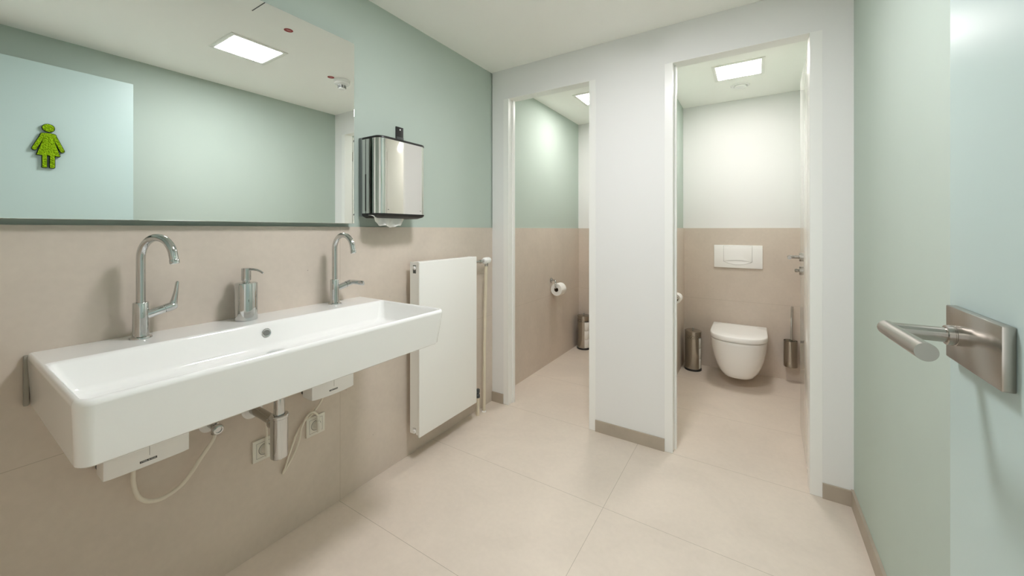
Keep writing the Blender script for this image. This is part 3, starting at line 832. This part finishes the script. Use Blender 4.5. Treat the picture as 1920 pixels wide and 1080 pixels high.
# ------------------------------------------------------------------ right stall: toilet
CX = -0.107
t = thing('toilet', 'white wall hung toilet with closed lid in the right stall', 'toilet', (CX, 3.85, 0.0))
def dloop(w, yf, ys, z, yb=YB - 0.001, e=2.5, n=28):
    """D outline: straight sides from yb to ys, superellipse front to yf"""
    pts = [(CX + w, yb, z), (CX + w, (yb + ys) / 2, z)]
    for k in range(n + 1):
        a = PI * k / n
        c, s = math.cos(a), math.sin(a)
        pts.append((CX + w * math.copysign(abs(c) ** (2 / e), c), ys - (ys - yf) * abs(s) ** (2 / e), z))
    pts += [(CX - w, (yb + ys) / 2, z), (CX - w, yb, z)]
    return pts
bowl = MB()
prof = [(0.078, 0.085, 3.50), (0.080, 0.112, 3.415), (0.088, 0.121, 3.398), (0.12, 0.140, 3.378), (0.17, 0.160, 3.356), (0.23, 0.177, 3.338), (0.30, 0.188, 3.324), (0.35, 0.192, 3.318), (0.366, 0.1925, 3.317), (0.372, 0.190, 3.320), (0.374, 0.175, 3.335)]
bowl.rings([dloop(w_, yf, yf + 0.215, z) for z, w_, yf in prof])
bowl.build('bowl', M['ceramic'], t, smooth=50)
seat = MB().rings([dloop(w_, yf, yf + 0.20, z, 3.795) for z, w_, yf in ((0.3735, 0.178, 3.338), (0.386, 0.178, 3.338))])
seat.build('seat', M['wplastic'], t, smooth=50)
lid = MB().rings([dloop(w_, yf, yf + 0.20, z, yb) for z, w_, yf, yb in ((0.3825, 0.192, 3.316, 3.795), (0.3838, 0.1950, 3.312, 3.797), (0.390, 0.196, 3.311, 3.798), (0.412, 0.1955, 3.312, 3.798), (0.4175, 0.1935, 3.315, 3.796), (0.420, 0.188, 3.322, 3.792), (0.4215, 0.12, 3.42, 3.75))])
lid.build('lid', M['wplastic'], t, smooth=50)
for x in (CX - 0.075, CX + 0.075):
    MB().lathe([(0.012, 0), (0.012, 0.03)], (x - 0.015, 3.812, 0.392), (1, 0, 0), 18).lathe([(0.012, 0.37), (0.012, 0.392)], (x, 3.812, 0), n=18).build('hinge', M['chrome'], t)

# flush plate
t = thing('flush_plate', 'white rectangular flush plate on the tiles above the toilet', 'flush plate', (-0.121, YB, 0.995))
mtb = Matrix(((1, 0, 0, -0.121), (0, 0, -1, YB), (0, 1, 0, 0.9955), (0, 0, 0, 1)))       # (a,b,h)->(x, y-h, z)
MB().prism([(-0.181, -0.0985), (0.181, -0.0985), (0.181, 0.0985), (-0.181, 0.0985)], 0.0, 0.014, mtb, 0.003).build('plate', M['wplastic'], t)
bw = 0.106
arc = lambda x0, x1, yb_, sag, n=14: [(x0 + (x1 - x0) * k / n, yb_ + sag * (1 - (2 * k / n - 1) ** 2)) for k in range(n + 1)]
btn = MB().prism([(bw, 0.093), (-bw, 0.093)] + arc(-bw, bw, -0.042, 0.011), 0.013, 0.020, mtb, 0.002).build('button', M['wplastic'], t)
MB().prism([(bw + 0.0015, 0.0945), (-bw - 0.0015, 0.0945)] + arc(-bw - 0.0015, bw + 0.0015, -0.044, -0.028), 0.012, 0.0146, mtb).build('button_seam', M['grey'], t, smooth=0)
scoop = MB().prism(arc(-bw, bw, -0.042, 0.008) + list(reversed(arc(-bw, bw, -0.043, -0.027))), 0.012, 0.0155, mtb, 0.001).build('finger_scoop', M['wplastic'], t)

# toilet brush
bx, by = 0.247, 3.790
t = thing('brush_holder', 'brushed steel toilet brush holder on the tiles right of the toilet', 'toilet brush holder', (bx, by, 0.125))
MB().lathe([(0.0001, 0.130), (0.044, 0.130), (0.0465, 0.133), (0.0470, 0.14), (0.0470, 0.338), (0.0455, 0.3385), (0.0445, 0.336), (0.0445, 0.150), (0.0001, 0.150)], (bx, by, 0), n=40, cap0=False, cap1=False).build('cup', M['steel'], t)
MB().lathe([(0.0001, 0.3200), (0.0442, 0.3205)], (bx, by, 0), n=40, cap0=False, cap1=False).build('cup_shade', M['dark'], t)  # flat dark disc standing in for the shade inside the cup
MB().box(bx - 0.016, bx + 0.016, by + 0.044, YB, 0.27, 0.325, 0.002).build('wall_mount', M['steel'], t)
t = thing('toilet_brush', 'toilet brush with thin chrome handle standing in the holder', 'toilet brush', (bx + 0.004, by, 0.16))
MB().tube([(bx + 0.004, by, 0.20), (bx + 0.006, by, 0.4), (bx + 0.010, by, 0.612)], 0.0082, 18).build('handle', M['chrome'], t)
MB().lathe([(0.0001, 0.155), (0.030, 0.160), (0.034, 0.2), (0.030, 0.25), (0.008, 0.258)], (bx + 0.004, by, 0), n=24, cap0=False).build('brush_head', M['darkgrey'], t)

# spare roll canister: open-fronted steel cylinder with a lid
def canister(cx, cy, open_deg, label, rolls_label):
    t = thing('roll_canister', label, 'toilet roll canister', (cx, cy, 0), 'steel spare roll canisters')
    R = 0.0655
    half = math.radians(24)
    od = math.radians(open_deg)
    n = 52
    m = MB()
    def shell(z0, z1, full):
        a0, a1 = (od + half, od + 2 * PI - half) if not full else (0, 2 * PI)
        ring = []
        cnt = n if not full else n - 1
        for r in (R, R - 0.0012):
            ring.append([(r, a0 + (a1 - a0) * k / n) for k in range(cnt + 1)])
        o_ = ring[0]; i_ = list(reversed(ring[1]))
        lo = lambda q, z: [(cx + r * math.cos(a), cy + r * math.sin(a), z) for r, a in q]
        if full:
            m.lathe([(R - 0.0012, z0), (R, z0), (R, z1), (R - 0.0012, z1), (R - 0.0012, z0)], (cx, cy, 0), n=n, cap0=False, cap1=False)
        else:
            m.rings([lo(o_ + i_, z0), lo(o_ + i_, z1)])
    shell(0.016, 0.290, False)
    shell(0.290, 0.334, True)
    m.build('body', M['steel'], t)
    dots = MB()
    for da in (-70, -55, 40 - 78, 62 - 125, -100, -112, -88):
        for k, dz in enumerate((0, -0.011, -0.022)):
            a = od + math.radians(da + (6 if k == 1 else 0))
            dots.lathe([(0.0024, 0), (0.0024, 0.0008)], (cx + (R - 0.0002) * math.cos(a), cy + (R - 0.0002) * math.sin(a), 0.305 + dz), (math.cos(a), math.sin(a), 0), 10)
    dots.build('punched_dot', M['dark'], t)
    MB().lathe([(0.0001, 0), (0.0685, 0), (0.0695, 0.003), (0.0690, 0.013), (0.066, 0.0165), (0.0001, 0.0165)], (cx, cy, 0), n=48, cap0=False, cap1=False).build('base', M['black'], t)
    ld_ = MB().lathe([(0.0001, 0.334), (0.0675, 0.334), (0.068, 0.336), (0.0675, 0.340), (0.062, 0.343), (0.0001, 0.347)], (cx, cy, 0), n=48, cap0=False, cap1=False).build('lid', M['steel'], t)
    MB().lathe([(0.004, 0.346), (0.0035, 0.352), (0.0055, 0.355), (0.0060, 0.362), (0.0045, 0.366), (0.0001, 0.3665)], (cx, cy, 0), n=18, cap1=False).build('knob', M['chrome'], ld_)
    for k in range(3):
        z0 = 0.018 + k * 0.088
        rt = MB().lathe([(0.018, z0), (0.0610, z0), (0.0630, z0 + 0.003), (0.0630, z0 + 0.083), (0.0610, z0 + 0.086), (0.018, z0 + 0.086), (0.018, z0)], (cx, cy, 0), n=36, cap0=False, cap1=False).build('spare_roll', M['paper'], None, origin=(cx, cy, z0))
        tag(rt, rolls_label % ('lowest', 'middle', 'topmost')[k], 'toilet roll', 'spare rolls in the canisters')
    return t
canister(-0.456, 3.700, -14, 'brushed steel spare roll canister on the floor left of the toilet', '%s spare white roll in the canister left of the toilet')
canister(-1.492, 3.742, -38, 'brushed steel spare roll canister in the corner of the left stall', '%s spare white roll in the left stall canister')

# toilet paper holders on the stalls' left walls
def paper_set(wx, label_h, label_r, ro=0.056, off=0.060, zc=0.690):
    x = wx + off
    t = thing('paper_holder', label_h, 'toilet paper holder', (wx, 3.17, 0.765), 'chrome paper holders')
    MB().lathe([(0.0001, 0), (0.020, 0), (0.020, 0.008), (0.018, 0.010), (0.0001, 0.010)], (wx, 3.185, 0.762), (1, 0, 0), 26, False, False).build('mounting_disc', M['chrome'], t)
    P = spline([(wx + 0.006, 3.185, 0.762), (wx + off * 0.55, 3.183, 0.762), (wx + off * 0.84, 3.172, 0.757), (x - 0.002, 3.160, 0.730), (x, 3.158, 0.706), (x, 3.166, zc + 0.004), (x, 3.19, zc), (x, 3.24, zc), (x, 3.285, zc)], 8)
    MB().tube(P, 0.0062, 14).build('hook_arm', M['chrome'], t)
    r = thing('toilet_paper_roll', label_r, 'toilet paper', (x, 3.225, zc - 0.010), 'hanging toilet paper rolls')
    zz = zc - 0.012
    rr = MB().lathe([(0.020, 0), (ro - 0.002, 0), (ro, 0.002), (ro, 0.098), (ro - 0.002, 0.100), (0.020, 0.100)], (x, 3.172, zz), (0, 1, 0), 40, False, False).build('paper', M['paper'], r)
    MB().lathe([(0.0202, 0.0005), (0.0202, 0.0995), (0.0185, 0.0995), (0.0185, 0.0005), (0.0202, 0.0005)], (x, 3.172, zz), (0, 1, 0), 28, False, False).build('core', M['card'], r)
paper_set(XL, 'chrome hook paper holder on the left wall of the left stall', 'white toilet paper roll hanging on the left wall of the left stall')
paper_set(PX1, 'chrome hook paper holder on the partition in the right stall', 'white toilet paper roll just visible behind the right stall door jamb', 0.036, 0.037, 0.705)
